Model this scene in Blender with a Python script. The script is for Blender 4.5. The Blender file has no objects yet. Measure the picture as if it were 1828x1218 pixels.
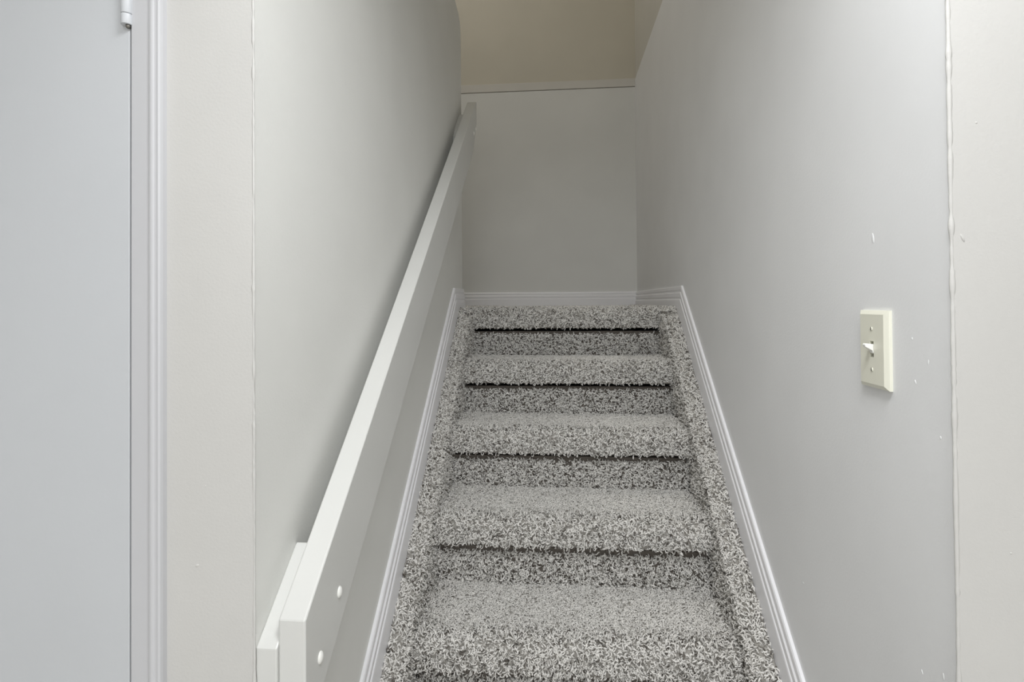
import bpy, bmesh, math, random
import numpy as np
from mathutils import Vector, Matrix
random.seed(7); rng = np.random.default_rng(11)
sc = bpy.context.scene
C = sc.collection

# ------------------------------------------------------------------ plan of the place (metres, z = 0 at eye level)
FLOOR = -1.365          # basement floor
XL, XR = -.4020, .4721  # the two stairwell walls
YF = .673               # plane of the walls either side of the stair opening
YB = 3.169              # wall at the back of the landing
YC = 2.235              # where the left stair wall ends and the landing opens
TOP = 1.242             # main floor level, top of the left stair wall
CEIL = .95              # basement ceiling
ROOF = 3.55
RUN, RISE = .2319, .1916
YN0 = 2.164             # nosing of the landing
ZL = -.027              # top of the landing carpet
S = RISE / RUN
XLI, XRI = -.3548, .4203  # inner faces of the carpeted stringers

# ------------------------------------------------------------------ materials
def new_mat(name):
    m = bpy.data.materials.new(name); m.use_nodes = True
    nt = m.node_tree
    return m, nt, nt.nodes['Principled BSDF']

def paint(name, col, rough=.5, bump=.12, scale=260, var=.03, spec=.35):
    m, nt, b = new_mat(name)
    tc = nt.nodes.new('ShaderNodeTexCoord')
    n1 = nt.nodes.new('ShaderNodeTexNoise'); n1.inputs['Scale'].default_value = scale; n1.inputs['Detail'].default_value = 3
    n2 = nt.nodes.new('ShaderNodeTexNoise'); n2.inputs['Scale'].default_value = 3.5; n2.inputs['Detail'].default_value = 4
    nt.links.new(tc.outputs['Object'], n1.inputs['Vector']); nt.links.new(tc.outputs['Object'], n2.inputs['Vector'])
    r = nt.nodes.new('ShaderNodeValToRGB')
    r.color_ramp.elements[0].position = .3; r.color_ramp.elements[1].position = .7
    r.color_ramp.elements[0].color = tuple(c * (1 - var) for c in col) + (1,)
    r.color_ramp.elements[1].color = tuple(min(1, c * (1 + var)) for c in col) + (1,)
    nt.links.new(n2.outputs['Fac'], r.inputs['Fac']); nt.links.new(r.outputs['Color'], b.inputs['Base Color'])
    bp = nt.nodes.new('ShaderNodeBump'); bp.inputs['Strength'].default_value = bump; bp.inputs['Distance'].default_value = .002
    nt.links.new(n1.outputs['Fac'], bp.inputs['Height']); nt.links.new(bp.outputs['Normal'], b.inputs['Normal'])
    b.inputs['Roughness'].default_value = rough; b.inputs['Specular IOR Level'].default_value = spec
    return m

M_left = paint('paint_left', (.725, .728, .705))
M_right = paint('paint_right', (.775, .782, .792))
M_front = paint('paint_front', (.562, .556, .54))
M_back = paint('paint_back', (.70, .705, .69))
M_beige = paint('paint_beige', (.57, .54, .465))
M_trim = paint('paint_trim', (.80, .80, .825), .32, .03, 90, .015, .5)
M_door = paint('paint_door', (.535, .552, .575), .42, .05, 160, .02, .4)
M_casing = paint('paint_casing', (.535, .538, .558), .34, .05, 90, .015, .4)
M_seam = paint('paint_seam', (.62, .605, .57))
M_upper = paint('paint_upper_grey', (.60, .585, .54))
M_rail = paint('paint_rail', (.63, .633, .615), .34, .08, 120, .02, .5)
M_cap = paint('paint_cap', (.85, .85, .82), .3, .02, 90, .01, .5)
M_ivory = paint('ivory_plastic', (.76, .755, .655), .3, .0, 50, .01, .5)
M_ceil = paint('paint_ceiling', (.8, .8, .78), .8, .2, 120)
M_floor = paint('floor_carpet', (.60, .585, .56), .95, .5, 300, .1, .1)
M_dark, _, b_ = new_mat('dark_recess'); b_.inputs['Base Color'].default_value = (.03, .03, .03, 1); b_.inputs['Roughness'].default_value = .8
M_metal, _, b_ = new_mat('hinge_metal'); b_.inputs['Base Color'].default_value = (.25, .24, .22, 1); b_.inputs['Metallic'].default_value = .8; b_.inputs['Roughness'].default_value = .4

m, nt, b = new_mat('frieze_carpet'); M_carpet = m
at = nt.nodes.new('ShaderNodeAttribute'); at.attribute_name = 'yarn'
rp = nt.nodes.new('ShaderNodeValToRGB'); cr = rp.color_ramp
cr.elements[0].position = 0; cr.elements[0].color = (.075, .066, .058, 1)
cr.elements[1].position = 1; cr.elements[1].color = (.86, .845, .815, 1)
for p, c in ((.09, (.14, .125, .11, 1)), (.22, (.50, .485, .455, 1)), (.40, (.74, .725, .70, 1))):
    e = cr.elements.new(p); e.color = c
nt.links.new(at.outputs['Fac'], rp.inputs['Fac']); nt.links.new(rp.outputs['Color'], b.inputs['Base Color'])
b.inputs['Roughness'].default_value = .9; b.inputs['Specular IOR Level'].default_value = .1

# ------------------------------------------------------------------ helpers
def obj(name, bm, mat, parent=None, smooth=False, kind=None, label=None, cat=None, group=None):
    me = bpy.data.meshes.new(name)
    bmesh.ops.recalc_face_normals(bm, faces=bm.faces[:])
    bm.to_mesh(me); bm.free()
    me.materials.append(mat)
    if smooth:
        for p in me.polygons: p.use_smooth = True
    o = bpy.data.objects.new(name, me); C.objects.link(o)
    if parent: o.parent = parent; o.matrix_parent_inverse = parent.matrix_basis.inverted()
    tag(o, label, cat, group, kind)
    return o

def tag(o, label=None, cat=None, group=None, kind=None):
    if label: o['label'] = label
    if cat: o['category'] = cat
    if group: o['group'] = group
    if kind: o['kind'] = kind

def empty(name, loc, label, cat, kind=None):
    o = bpy.data.objects.new(name, None); C.objects.link(o); o.location = loc
    o.empty_display_size = .05
    bpy.context.view_layer.update()
    tag(o, label, cat, None, kind); return o

def box(bm, x0, x1, y0, y1, z0, z1):
    r = bmesh.ops.create_cube(bm, size=1)
    for v in r['verts']:
        v.co = Vector(((x0 + x1) / 2 + v.co.x * (x1 - x0), (y0 + y1) / 2 + v.co.y * (y1 - y0), (z0 + z1) / 2 + v.co.z * (z1 - z0)))
    return r['verts']

def prism(bm, poly, axis, a, b):
    """extrude a 2-D polygon: axis 'x' -> poly is (y,z); 'z' -> (x,y); 'y' -> (x,z)"""
    def P(p, t):
        return {'x': (t, p[0], p[1]), 'y': (p[0], t, p[1]), 'z': (p[0], p[1], t)}[axis]
    A = [bm.verts.new(P(p, a)) for p in poly]; B = [bm.verts.new(P(p, b)) for p in poly]
    n = len(poly)
    bm.faces.new(A); bm.faces.new(B[::-1])
    for i in range(n): bm.faces.new((A[i], B[i], B[(i + 1) % n], A[(i + 1) % n]))

def bevel(bm, w, seg=2, angle=35):
    bmesh.ops.recalc_face_normals(bm, faces=bm.faces[:])
    es = [e for e in bm.edges if len(e.link_faces) == 2 and e.calc_face_angle(0) > math.radians(angle)]
    bmesh.ops.bevel(bm, geom=es, offset=w, segments=seg, profile=.6, affect='EDGES', clamp_overlap=True)

def blob(bm, c, r, axis, seg=10):
    """small flattened bump of paint or plaster"""
    q = bmesh.ops.create_uvsphere(bm, u_segments=seg, v_segments=6, radius=1)
    ang = random.uniform(-.5, .5)
    for v in q['verts']:
        v.co = Vector((v.co.x * r[0], v.co.y * r[1], v.co.z * r[2]))
        if axis == 'x': v.co = Matrix.Rotation(ang, 3, 'X') @ v.co
        else: v.co = Matrix.Rotation(ang, 3, 'Y') @ v.co
        v.co += Vector(c)

def one(name, fn, mat, **k):
    bm = bmesh.new(); fn(bm); return obj(name, bm, mat, **k)

# ------------------------------------------------------------------ the shell
def st(name, fn, mat, label, cat='wall', **k):
    return one(name, fn, mat, kind='structure', label=label, cat=cat, **k)

T = .12
# left stair wall: free end rounded over at main floor level
def f(bm):
    prof = [(YF + .003, FLOOR), (YC, FLOOR), (YC, 1.10), (YC - .002, 1.150), (YC - .012, 1.185), (YC - .045, 1.212), (YC - .11, 1.226), (YC - .22, 1.235), (YC - .4, 1.24), (YF + .003, TOP)]
    prism(bm, prof, 'x', XL - .11, XL)
st('wall_left', f, M_left, 'grey-white stair wall behind the handrail, ending at the landing')

def f(bm):
    box(bm, XR, XR + T, YF + .003, YB + T, FLOOR, 1.316)
    for y, z, r in ((.834, .0921, (.0008, .003, .008)), (.7495, -.0528, (.0006, .0016, .002)), (.7192, -.0808, (.0006, .001, .004)),
                    (.7442, -.1095, (.0006, .001, .003)), (.6995, -.172, (.0007, .0015, .002)), (.7013, -.4665, (.0007, .0015, .004)),
                    (.7401, -.4878, (.0006, .001, .003)), (1.0766, -.5492, (.0007, .003, .0016))):
        blob(bm, (XR, y, z), r, 'x')
st('wall_right', f, M_right, 'pale cool-grey stair wall carrying the light switch')
st('wall_right_upper', lambda bm: box(bm, XR + .003, XR + T, YF + .003, YB + T, 1.316, ROOF), M_upper, 'beige upper part of the right stair wall above the seam')

st('wall_back', lambda bm: box(bm, -1.5, XR, YB, YB + T, FLOOR, 1.2690), M_back, 'grey painted panel at the back of the stair landing')
st('wall_back_upper', lambda bm: box(bm, -1.5, XR + .003, YB + .010, YB + T, 1.2690, ROOF), M_beige, 'beige upper wall above the seam at the back of the landing')
def f(bm):
    box(bm, -1.5, XR, YB - .001, YB + .010, 1.2735, 1.321); bevel(bm, .0015, 2)
st('trim_1', f, M_seam, 'flat beige trim strip across the back wall above the dark seam', 'trim')

def f(bm):
    box(bm, -.5249 - .012, XL, YF, YF + .003, FLOOR, TOP)
    box(bm, -.5369, XL - .11, YF + .002, YF + .11, FLOOR, TOP)
    blob(bm, (-.482, YF, -.3491), (.003, .0008, .002), 'y')
    blob(bm, (-.470, YF, -.243), (.001, .0006, .001), 'y')
st('wall_front_left', f, M_front, 'narrow warm-white wall strip between the door casing and the stairs')
def f(bm):
    box(bm, XR, 1.9, YF, YF + .003, FLOOR, ROOF); box(bm, XR + T, 1.9, YF + .002, YF + T, FLOOR, ROOF)
    blob(bm, (.4823, YF, .0726), (.0016, .0012, .005), 'y')
    for x, z in ((.5, .21), (.53, -.3), (.56, -.42)): blob(bm, (x, YF, z), (.0012, .0006, .0012), 'y')
# (the stair wall itself starts right behind this corner)
st('wall_front_right', f, M_front, 'warm-white wall at the right edge beyond the ragged corner')

# ragged paint / corner bead down both outside corners
def bead(bm, x, y, r0, amp, dx, dy):
    n = 420; zs = np.linspace(FLOOR, CEIL, n); k = 8; prev = None
    g = rng.normal(0, 1, n); g = np.convolve(g, np.ones(3) / 3, 'same')
    h = rng.normal(0, 1, n); h = np.convolve(h, np.ones(25) / 25, 'same')
    spikes = (rng.random(n) < .07) * rng.random(n) * 1.8
    for i in range(n):
        r = r0 * max(.35, 1 + amp * g[i] + amp * .8 * spikes[i]); cx = x + dx + h[i] * .0005; cy = y + dy
        ring = [bm.verts.new((cx + r * math.cos(2 * math.pi * j / k), cy + r * .8 * math.sin(2 * math.pi * j / k), zs[i])) for j in range(k)]
        if prev:
            for j in range(k): bm.faces.new((prev[j], prev[(j + 1) % k], ring[(j + 1) % k], ring[j]))
        prev = ring
st('trim_2', lambda bm: bead(bm, XL, YF, .0016, .45, -.0005, .0006), M_front, 'chipped paint edge on the left corner of the stair opening', 'trim', smooth=True)
st('trim_3', lambda bm: bead(bm, XR, YF, .0026, .25, -.0008, .0016), M_front, 'ragged raised corner bead right of the light switch', 'trim', smooth=True)

# the basement room in front of the stairs and the well above
RX0, RX1, RY0 = -2.3, 1.9, -3.2
st('floor', lambda bm: box(bm, RX0, RX1, RY0, YB + T, FLOOR - .1, FLOOR), M_floor, 'grey carpeted basement floor', 'floor')
st('ceiling', lambda bm: box(bm, RX0, RX1, RY0, YF, CEIL, CEIL + .28), M_ceil, 'white basement ceiling', 'ceiling')
st('ceiling_upper', lambda bm: box(bm, -1.5, XR + T, YF, YB + T, ROOF, ROOF + .1), M_ceil, 'white ceiling high above the stairwell', 'ceiling')
st('wall_rear', lambda bm: box(bm, RX0, RX1, RY0 - .1, RY0, FLOOR, CEIL), M_front, 'basement wall facing the stairs')
st('wall_room_left', lambda bm: box(bm, RX0 - .1, RX0, RY0, YF, FLOOR, CEIL), M_front, 'basement wall on the far left')
st('wall_room_right', lambda bm: box(bm, RX1, RX1 + .1, RY0, YF, FLOOR, CEIL), M_front, 'basement wall on the far right')
def f(bm):
    box(bm, RX0, -1.38, YF, YF + .1, FLOOR, CEIL); box(bm, -1.38, -.5369, YF, YF + .1, .66, CEIL)
st('wall_front_door', f, M_front, 'wall around the white door')
st('wall_header', lambda bm: box(bm, -1.5, XR, YF, YF + .1, CEIL + .28, ROOF), M_front, 'upper wall over the stair opening')
st('wall_upper_left', lambda bm: box(bm, -1.6, -1.5, YF, YB + T, FLOOR, ROOF), M_front, 'wall at the far left of the stairwell')
st('floor_upper', lambda bm: box(bm, -1.5, XL - .11, YF + .1, YC, 1.0, TOP - .012), M_floor, 'main floor beside the stairwell', 'floor')
st('wall_landing_side', lambda bm: box(bm, -1.5, XL - .11, YC - .1, YC, FLOOR, 1.0), M_left, 'wall closing the left arm of the landing')

# ------------------------------------------------------------------ door, casing, hinge
d = one('door_1', lambda bm: (box(bm, -1.33, -.5716, YF - .008, YF + .027, FLOOR + .012, .62), bevel(bm, .0018, 2)), M_door,
        kind='structure', label='flat white door at the left edge with a painted hinge', cat='door')
hy = YF - .0105; hx = -.5740
def knuckle(z0, z1):
    bm = bmesh.new()
    bmesh.ops.create_cone(bm, cap_ends=True, segments=28, radius1=.0070, radius2=.0070, depth=z1 - z0, matrix=Matrix.Translation((hx, hy, (z0 + z1) / 2)))
    bevel(bm, .0007, 2, 60); return bm
hinge = obj('hinge', knuckle(0.3770, 0.3910), M_door, d, True)
obj('hinge_knuckle', knuckle(0.3917, 0.4205), M_door, hinge, True)
obj('hinge_knuckle', knuckle(0.4212, 0.4505), M_door, hinge, True)
obj('hinge_knuckle', knuckle(0.4512, 0.4655), M_door, hinge, True)
bm = bmesh.new(); box(bm, hx + .001, -.5700, hy + .001, hy + .0035, .3750, .466); obj('hinge_leaf', bm, M_door, hinge)
bm = bmesh.new(); bmesh.ops.create_cone(bm, cap_ends=True, segments=16, radius1=.0026, radius2=.0032, depth=.004, matrix=Matrix.Translation((hx + .002, hy, .3753))); obj('hinge_pin', bm, M_metal, hinge, True)

def f(bm):   # moulded casing: flat, step, bead
    prof = [(-.5690, YF + .02), (-.5690, YF - .0085), (-.5677, YF - .0098), (-.5450, YF - .0108), (-.5425, YF - .0113), (-.5400, YF - .0126),
            (-.5375, YF - .0131), (-.5355, YF - .0127), (-.5338, YF - .0116), (-.5318, YF - .0113), (-.5285, YF - .0118), (-.5262, YF - .0105), (-.5252, YF - .007), (-.5249, YF + .0005), (-.5249, YF + .02)]
    prism(bm, prof, 'z', FLOOR, .66)
    prism(bm, [(-1.39, YF), (-1.39, YF - .012), (-1.335, YF - .010), (-1.335, YF)], 'z', FLOOR, .66)
    box(bm, -1.39, -.525, YF - .012, YF, .622, .66)
st('trim_4', f, M_casing, 'white moulded casing beside the flat door', 'trim')
def f(bm): box(bm, -.5716, -.5690, YF + .005, YF + .03, FLOOR, .62)
st('trim_5', f, M_trim, 'door jamb in the gap behind the casing', 'trim')

# ------------------------------------------------------------------ baseboards (ogee: thick foot, groove, thin top)
def base_profile(h):
    return [(0, 0), (.0132, 0), (.0132, h * .56), (.0122, h * .60), (.0100, h * .62), (.0100, h * .655), (.0112, h * .67), (.0112, h * .78),
            (.0095, h * .80), (.0078, h * .82), (.0078, h * .86), (.0088, h * .88), (.0082, h * .965), (.0062, h), (0, h)]
def sweep(bm, path, prof, nrm):
    """path: list of (point, up vector); nrm: direction off the wall"""
    prev = None
    for p, up in path:
        ring = [bm.verts.new(Vector(p) + Vector(nrm) * a + Vector(up) * bb) for a, bb in prof]
        if prev:
            n = len(ring)
            for j in range(n): bm.faces.new((prev[j], prev[(j + 1) % n], ring[(j + 1) % n], ring[j]))
        else: bm.faces.new(ring)
        prev = ring
    bm.faces.new(prev[::-1])
CT = -1.623                       # top line of the sloped skirts: z = CT + S*y
HB = .083; HV = .130              # heights measured plumb
def f(side):
    def g(bm):
        x = XL if side < 0 else XR
        zt = .0575; yk = (zt - CT) / S; y0 = YF + .012
        prof = base_profile(1)
        yend = YC if side < 0 else YB
        path = [((x, y0, CT + S * y0 - HV), (0, 0, HV)), ((x, yk, zt - HV), (0, 0, HV)), ((x, yend, zt - HV), (0, 0, HV))]
        sweep(bm, path, prof, (-side, 0, 0))
    return g
st('baseboard_left', f(-1), M_trim, 'white sloped skirting below the handrail', 'baseboard')
st('baseboard_right', f(1), M_trim, 'white sloped skirting along the right stair wall', 'baseboard')
def f(bm):
    sweep(bm, [((-1.5, YB, ZL - .012), (0, 0, .0585 - ZL + .012)), ((XR, YB, ZL - .012), (0, 0, .0585 - ZL + .012))], base_profile(1), (0, -1, 0))
st('baseboard_back', f, M_trim, 'white skirting across the back of the landing', 'baseboard')

# ------------------------------------------------------------------ carpeted staircase
PILE = .011
stairs = empty('staircase', (0.03, .80, FLOOR), 'staircase wrapped in grey flecked shag carpet, rising to the landing', 'staircase')

def resample(poly, step=.004):
    P = [np.array(p, float) for p in poly]; out = [P[0]]
    for a, b_ in zip(P[:-1], P[1:]):
        n = max(1, int(np.linalg.norm(b_ - a) / step))
        for k in range(1, n + 1): out.append(a + (b_ - a) * k / n)
    return np.array(out)

def tufts(surf, dens, seed_wear):
    """surf: list of (points Nx3, normals Nx3, wear N).  Returns verts, quads, yarn values of curly tufts"""
    p, n, wear = surf
    N = len(p)
    ref = np.where(np.abs(n[:, :1]) > .8, np.array([[0, 1., 0]]), np.array([[1., 0, 0]]))
    t1 = np.cross(n, ref); t1 /= np.linalg.norm(t1, axis=1, keepdims=True); t2 = np.cross(n, t1)
    K = 5; L = rng.uniform(.009, .0155, N); th = rng.uniform(0, 2 * np.pi, N); kap = rng.normal(0, 2.6, N)
    ht = rng.uniform(.2, 1.3, N) * PILE * (1 - .55 * wear)
    rad = rng.uniform(.0012, .0020, N)
    cen = []; pos = p - n * .002
    a = th.copy(); xy = np.zeros((N, 2))
    ph0 = rng.uniform(.0, .25, N); ph1 = rng.uniform(.6, .98, N)
    for k in range(K):
        u = k / (K - 1); h = np.sin(np.pi * (ph0 + (ph1 - ph0) * u)) * (ht + .002)
        cen.append(pos + t1 * xy[:, :1] + t2 * xy[:, 1:] + n * h[:, None])
        xy = xy + np.stack([np.cos(a), np.sin(a)], 1) * (L / (K - 1))[:, None]; a = a + kap / (K - 1) * 1.6
    cen = np.stack(cen, 1)                                   # N,K,3
    tan = np.gradient(cen, axis=1); tan /= np.linalg.norm(tan, axis=2, keepdims=True) + 1e-9
    nn = np.repeat(n[:, None], K, 1); sd = np.cross(tan, nn); sd /= np.linalg.norm(sd, axis=2, keepdims=True) + 1e-6
    up = np.cross(sd, tan)
    prof = np.array([.8, 1, 1, .9, .45])
    V = []
    for j in range(3):
        an = 2 * np.pi * j / 3 + .5
        V.append(cen + (sd * math.cos(an) + up * math.sin(an)) * (rad[:, None] * prof[None])[:, :, None])
    V = np.stack(V, 2)                                       # N,K,3,3
    arm = p[:, 0] < XL; lo = np.where(arm, -1.5, XL + .003)[:, None, None]; hi = np.where(arm, XL - .001, XR - .003)[:, None, None]
    V[..., 0] = np.clip(V[..., 0], lo, hi); V[..., 1] = np.minimum(V[..., 1], YB - .003)
    base = (np.arange(N) * K * 3)[:, None, None]
    k = np.arange(K - 1)[None, :, None]; j = np.arange(3)[None, None, :]; j2 = (j + 1) % 3
    Q = np.stack(np.broadcast_arrays(base + k * 3 + j, base + k * 3 + j2, base + (k + 1) * 3 + j2, base + (k + 1) * 3 + j), -1).reshape(-1, 4)
    y = rng.random(N) ** .74
    y = y * (1 - .45 * wear) + .80 * .45 * wear
    Y = np.repeat(y, K * 3)
    return V.reshape(-1, 3), Q, Y

def carpet_obj(name, bm, surf, parent, label=None, back=.165):  # back: body tone, darkened to stand for shade between the tufts
    """solid carpet-wrapped body (bm) plus its own pile, one mesh"""
    bmesh.ops.recalc_face_normals(bm, faces=bm.faces[:])
    bmesh.ops.triangulate(bm, faces=[q for q in bm.faces if len(q.verts) > 4])
    tmp = bpy.data.meshes.new('t'); bm.to_mesh(tmp); bm.free()
    bv = np.array([v.co[:] for v in tmp.vertices]); bf = [list(q.vertices) for q in tmp.polygons]
    tv, tq, ty = tufts(surf, 1, 0) if len(surf[0]) else (np.zeros((0, 3)), np.zeros((0, 4), int), np.zeros(0))
    nb = len(bv); V = np.vstack([bv, tv]); yarn = np.concatenate([np.full(nb, back), ty])
    loops = np.concatenate([np.array([i for q in bf for i in q], np.int32), (tq + nb).astype(np.int32).ravel()])
    tot = np.concatenate([np.array([len(q) for q in bf], np.int32), np.full(len(tq), 4, np.int32)])
    me = bpy.data.meshes.new(name)
    me.vertices.add(len(V)); me.vertices.foreach_set('co', V.astype(np.float32).ravel())
    me.loops.add(len(loops)); me.loops.foreach_set('vertex_index', loops)
    me.polygons.add(len(tot)); me.polygons.foreach_set('loop_start', np.concatenate([[0], np.cumsum(tot)[:-1]]).astype(np.int32))
    me.update(calc_edges=True); me.validate()
    sm = np.concatenate([np.zeros(len(bf), bool), np.ones(len(tq), bool)])
    if len(me.polygons) == len(sm): me.polygons.foreach_set('use_smooth', sm)
    att = me.attributes.new('yarn', 'FLOAT', 'POINT'); att.data.foreach_set('value', yarn.astype(np.float32))
    me.materials.append(M_carpet)
    bpy.data.meshes.remove(tmp)
    o = bpy.data.objects.new(name, me); C.objects.link(o)
    if parent: o.parent = parent; o.matrix_parent_inverse = parent.matrix_basis.inverted()
    if label: o['label'] = label
    return o

def sample(poly, x0, x1, area, wearf=None):
    """random points on the strip swept along x over a (y,z) polyline whose outside lies to the left of travel"""
    P = np.array(poly, float); d = np.diff(P, axis=0); l = np.linalg.norm(d, axis=1); cum = np.concatenate([[0], np.cumsum(l)])
    N = int(cum[-1] * (x1 - x0) / area)
    s = rng.random(N) * cum[-1]; i = np.clip(np.searchsorted(cum, s) - 1, 0, len(l) - 1); f_ = ((s - cum[i]) / l[i])[:, None]
    q = P[i] + d[i] * f_; nn = np.stack([d[i][:, 1], -d[i][:, 0]], 1) / l[i][:, None]
    x = x0 + rng.random(N) * (x1 - x0)
    pts = np.stack([x, q[:, 0], q[:, 1]], 1); nor = np.stack([np.zeros(N), nn[:, 0], nn[:, 1]], 1)
    w = wearf(pts) if wearf else np.zeros(N)
    return pts, nor, w

NT = .074       # nosing height
SET = .034      # riser set back behind the nosing
AREA = 1.8e-5
def nose(yn, zt):
    """from the tread round the nosing to the foot of the underside; the yarn sits outside this line"""
    p = []
    R = .030
    for k in range(9):
        a = math.pi / 2 + k / 8 * math.pi / 2
        p.append((yn + R + R * math.cos(a), zt - R + R * math.sin(a)))
    r = .011
    for k in range(6):
        a = math.pi + k / 5 * math.pi / 2
        p.append((yn + r + r * math.cos(a), zt - NT + r + r * math.sin(a)))
    p.append((yn + SET, zt - NT))
    return p
NSTEP = 7
for i in range(NSTEP):
    yn = YN0 - i * RUN + PILE * .7; zt = ZL - i * RISE - PILE * .6
    vis = AREA if i <= 4 else AREA * 4
    last = i == NSTEP - 1
    if i < NSTEP - 1 or True:
        if i == 0: yb = YB - .003
        else: yb = YN0 - (i - 1) * RUN + SET + PILE * .7
        if zt - NT < FLOOR + .02: break
        prof = [(yb, zt)] + nose(yn, zt) + [(yb, zt - NT)]
        bm = bmesh.new(); prism(bm, prof, 'x', XLI, XRI)
        wearf = (lambda yn_, yb_: lambda p: np.clip(np.clip((p[:, 1] - yn_ - .035) / .06, 0, 1) * np.clip((.40 - np.abs(p[:, 0] - .03)) / .08, 0, 1) * 1.0, 0, 1))(yn, yb)
        line = [(min(yb, yn + .5), zt)] + nose(yn, zt)[:-4]
        s1 = sample(line, XLI + .003, XRI - .003, vis, wearf if i else None)
        if i == 0:
            box(bm, XL + .003, XLI, YN0 + .03, YB - .003, zt - NT, zt); box(bm, XRI, XR - .003, YN0 + .03, YB - .003, zt - NT, zt)
            ex = sample([(YB - .015, zt), (YN0 + .01, zt)], XRI, XR - .012, vis * 1.3); ex2 = sample([(YB - .015, zt), (YC, zt)], XL + .003, XLI, vis * 1.3)
            ex3 = sample([(YC, zt), (YN0 + .01, zt)], XL + .014, XLI, vis * 1.3)
            s1 = tuple(np.concatenate(t) for t in zip(s1, ex, ex2, ex3))
            carpet_obj('landing', bm, s1, stairs, 'level carpeted landing at the top')
        else:
            carpet_obj('tread', bm, s1, stairs)
        # riser below this tread
        yr = yn + SET; zb = max(FLOOR, zt - RISE)
        bm = bmesh.new(); box(bm, XLI, XRI, yr, yr + .02, zb, zt - NT - .014)
        s2 = sample([(yr, zt - NT - .025), (yr, zb + .004)], XLI + .003, XRI - .003, vis)
        s2 = (s2[0], s2[1], s2[2])
        carpet_obj('riser', bm, s2, stairs, back=.085)  # darker body colour paints in the shade under the nosing

bm = bmesh.new(); box(bm, -1.5, XL, YC, YB, FLOOR, ZL - PILE * .6)
o = carpet_obj('floor_landing', bm, sample([(YB - .015, ZL - PILE * .6), (YC + .005, ZL - PILE * .6)], -.66, XL - .003, AREA * 1.3), None, 'carpeted left arm of the landing behind the left stair wall')
tag(o, None, 'floor', None, 'structure')

# carpeted strips over the stringers at either side
CSB = CT - HV + .004       # top line of the strip
for side in (-1, 1):
    x0, x1 = (XL, XLI) if side < 0 else (XRI, XR)
    ya, yb = YF + .10, YN0 + .045
    zcap = ZL - PILE * .6; ycap = (zcap - CSB + .006) / S
    zt_ = lambda y: np.minimum(CSB + S * y - .006, zcap)
    DR = .030                                    # the strip falls towards the steps
    xo, xi = (XL + .003, XLI) if side < 0 else (XR - .003, XRI)
    bm = bmesh.new(); ring = []
    for y in (ya, ycap, yb):
        z = float(zt_(y)); zi = z - DR if y < ycap + .001 and y != yb else z
        if y == ycap: zi = z - DR * .6
        ring.append([bm.verts.new(c) for c in ((xo, y, FLOOR), (xo, y, z), (xo + (xi - xo) * .55, y, z - (z - zi) * .25), (xi, y, zi), (xi, y, FLOOR))])
    for A, B in zip(ring[:-1], ring[1:]):
        for j in range(5): bm.faces.new((A[j], A[(j + 1) % 5], B[(j + 1) % 5], B[j]))
    bm.faces.new(ring[0]); bm.faces.new(ring[-1][::-1])
    xa = XL + .012 if side < 0 else XR - .012
    n = int((yb - ya) * 1.3 * abs(xi - xa) / AREA * 1.0)
    yy = ya + rng.random(n) * (yb - ya); u = rng.random(n); q_ = (xa + (xi - xa) * u - xo) / (xi - xo)
    zz = zt_(yy) - np.where(yy < ycap, DR, DR * .3) * np.where(q_ < .55, q_ / .55 * .25, .25 + (q_ - .55) / .45 * .75)
    nv = np.array([-side * .25, -S * .77, .8]); nv /= np.linalg.norm(nv)
    top = (np.stack([xa + (xi - xa) * u, yy, zz], 1), np.tile(nv, (n, 1)), np.zeros(n))
    # inner upright face, above the treads only
    n = int((yb - ya) * .22 / AREA * .55)
    yy = ya + rng.random(n) * (yb - ya); dz = rng.random(n) * .22
    xf = xi
    inn = (np.stack([np.full(n, xf), yy, zt_(yy) - DR - dz], 1), np.tile([[-side * 1.0, 0, 0]], (n, 1)), np.zeros(n))
    # rounded edge between the two
    m_ = int((yb - ya) * 1.3 * .012 / AREA * 1.5)
    y3 = ya + rng.random(m_) * (yb - ya); z3 = zt_(y3) - DR
    nv = np.array([-side * .7, -S * .5, .7]); nv /= np.linalg.norm(nv)
    edge = (np.stack([np.full(m_, xf), y3, z3], 1), np.tile(nv, (m_, 1)), np.zeros(m_))
    carpet_obj('stringer', bm, tuple(np.concatenate(t) for t in zip(top, inn, edge)), stairs)

# ------------------------------------------------------------------ handrail
RX_R, RX_L = -.3355, -.3730
CR_T, CR_B = -.9825, -1.1520
hr = empty('handrail', (XL, .70, -.46), 'white painted board handrail on two blocks along the left wall', 'handrail')
def rail(bm):
    y0, y1 = .680, 2.235
    prof = [(y0, CR_B + S * y0), (y0, CR_T + S * y0), (y1 - .012, CR_T + S * (y1 - .012)), (y1, CR_T + S * y1 - .010), (y1, CR_T + S * y1 - .10), (y1 - .10, CR_B + S * (y1 - .10))]
    prism(bm, prof, 'x', RX_L, RX_R); bevel(bm, .003, 3, 20)
one('rail', rail, M_rail, parent=hr)
def blk(y0, y1, top, drop):
    def g(bm):
        prof = [(y0, top + S * y0 - drop), (y0, top + S * y0), (y1, top + S * y1), (y1, top + S * y1 - drop)]
        prism(bm, prof, 'x', XL, RX_L); bevel(bm, .002, 2, 20)
    return g
one('mounting_block', blk(.676, .786, -1.0155, .13), M_rail, parent=hr)
def g(bm):
    prof = [(2.048, .555), (2.048, .655), (2.070, .690), (2.170, .782), (2.202, .795), (2.202, .66)]
    prism(bm, prof, 'x', XL, RX_L); bevel(bm, .004, 2, 20)
one('mounting_block', g, M_rail, parent=hr)
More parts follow.
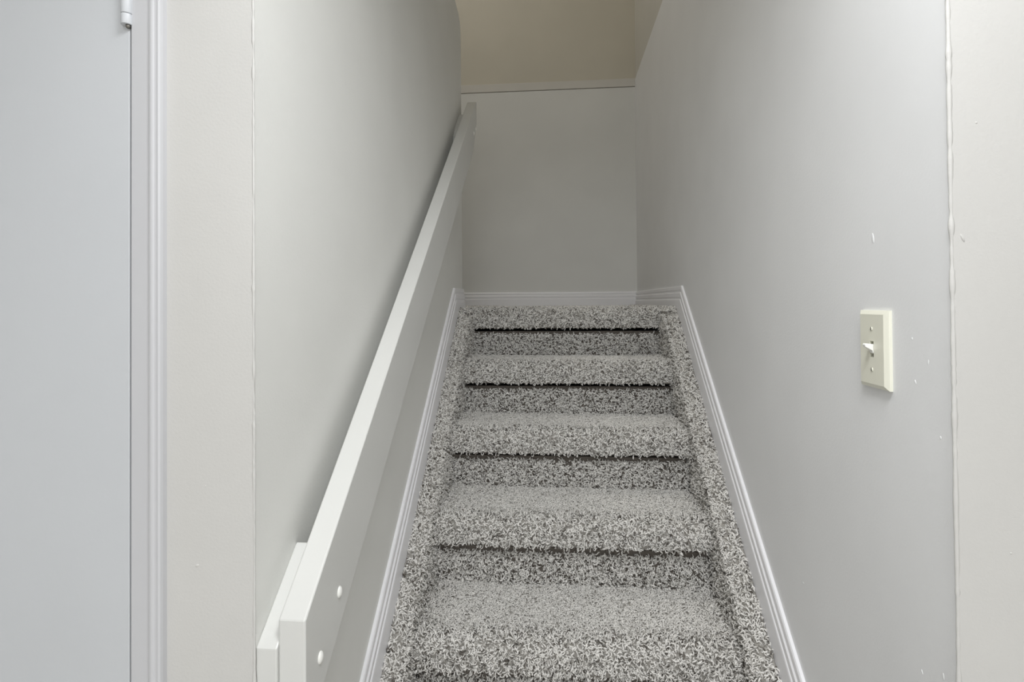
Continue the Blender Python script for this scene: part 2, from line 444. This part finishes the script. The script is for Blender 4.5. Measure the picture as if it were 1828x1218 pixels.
for y, z, r in ((.7895, -.4416, .0088), (.7233, -.4972, .0088), (2.2066, .7312, .0075), (2.152, .697, .0075)):
    bm = bmesh.new()
    q = bmesh.ops.create_uvsphere(bm, u_segments=18, v_segments=10, radius=1)
    for v in q['verts']: v.co = Vector((RX_R + v.co.x * .0042, y + v.co.y * r * .8, z + v.co.z * r))
    obj('screw_cap', bm, M_cap, hr, True)

# ------------------------------------------------------------------ light switch on the right wall
sw = empty('light_switch', (XR, .826, -.0735), 'ivory toggle light switch on the right stair wall', 'light switch')
yc, zc = .8258, -.0733; hw, hh, dp = .0345, .0573, .0085
def g(bm):
    # bevelled cover plate with a slot for the toggle
    sl, sh = .0048, .0118
    def ring(hw_, hh_, x): return [bm.verts.new((x, yc + a * hw_, zc + b_ * hh_)) for a, b_ in ((-1, -1), (1, -1), (1, 1), (-1, 1))]
    R0 = ring(hw, hh, XR); R1 = ring(hw, hh, XR - dp * .5); R2 = ring(hw - .0012, hh - .0012, XR - dp * .62); R3 = ring(hw - .0060, hh - .0060, XR - dp)
    R4 = ring(sl, sh, XR - dp); R5 = ring(sl, sh, XR - .001)
    for A, B in ((R0, R1), (R1, R2), (R2, R3), (R3, R4), (R4, R5)):
        for j in range(4): bm.faces.new((A[j], A[(j + 1) % 4], B[(j + 1) % 4], B[j]))
plate = one('cover_plate', g, M_ivory, parent=sw)
bm = bmesh.new(); box(bm, XR - .0025, XR - .0005, yc - .0047, yc + .0047, zc - .0117, zc + .0117); obj('switch_slot', bm, M_dark, sw)
def g(bm):   # lever pointing up and out, rooted in a rounded collar
    prof = [(XR - .001, zc - .0065), (XR - 0.0086, zc - .0062), (XR - 0.0098, zc - .002), (XR - 0.0190, zc + .0035), (XR - 0.0200, zc + .0065), (XR - 0.0186, zc + .0085), (XR - 0.0093, zc + .0075), (XR - .001, zc + .007)]
    prism(bm, prof, 'y', yc - .0040, yc + .0040)
    for v in bm.verts:
        if v.co.x < XR - .012: v.co.y = yc + (v.co.y - yc) * .86
    bevel(bm, .0008, 2, 25)
one('toggle', g, M_cap, parent=sw)
for dz in (.0300, -.0300):
    bm = bmesh.new(); bmesh.ops.create_cone(bm, cap_ends=True, segments=16, radius1=.0030, radius2=.0024, depth=.0012, matrix=Matrix.Translation((XR - dp - .0003, yc, zc + dz)) @ Matrix.Rotation(-math.pi / 2, 4, 'Y'))
    s_ = obj('screw', bm, M_ivory, sw, True)
    bm = bmesh.new(); box(bm, XR - dp - .0011, XR - dp - .0004, yc - .0005, yc + .0005, zc + dz - .0026, zc + dz + .0026)
    obj('screw_slot', bm, M_dark, s_)

# ------------------------------------------------------------------ lights
def area(name, loc, size, energy, col, rot=(0, 0, 0), size_y=None):
    l = bpy.data.lights.new(name, 'AREA'); l.shape = 'DISK' if size_y is None else 'RECTANGLE'; l.size = size
    if size_y: l.size_y = size_y
    l.energy = energy; l.color = col
    o = bpy.data.objects.new(name, l); C.objects.link(o); o.location = loc; o.rotation_euler = rot; return o
area('room_ceiling_light', (.16, .24, .93), .42, 12.5, (.975, .988, 1))
area('room_ceiling_light_left', (-.37, -.25, .93), .16, 4, (.975, .988, 1))
area('room_fill_light', (.1, -2.2, .93), .6, 55, (.975, .988, 1))  # unseen lamp, added as frontal fill for the risers and landing end
area('upstairs_light', (-1.0, 2.0, 3.4), .4, 14, (1, .95, .86))
w = bpy.data.worlds.new('world'); sc.world = w; w.use_nodes = True
w.node_tree.nodes['Background'].inputs[0].default_value = (.02, .02, .02, 1)

# ------------------------------------------------------------------ camera
right = Vector((.99640192, .08442928, -.00740965)); up = Vector((.00831672, -.01039697, .99991136)); fwd = Vector((-.08434476, .99637523, .01106173))
cd = bpy.data.cameras.new('camera'); cam = bpy.data.objects.new('camera', cd); C.objects.link(cam)
cam.matrix_world = Matrix(((right.x, up.x, -fwd.x, 0), (right.y, up.y, -fwd.y, 0), (right.z, up.z, -fwd.z, 0), (0, 0, 0, 1)))
cd.sensor_width = 36; cd.lens = 944.59 * 36 / 1828; cd.shift_y = -(609 - 529.18) / 1828; cd.clip_start = .02
sc.camera = cam
vs = sc.view_settings
sc.display_settings.display_device = 'sRGB'
vs.view_transform = 'Standard'; vs.look = 'None'; vs.exposure = .19; vs.gamma = 1; vs.use_curve_mapping = False
sc.cycles.diffuse_bounces = 8; sc.cycles.max_bounces = 12
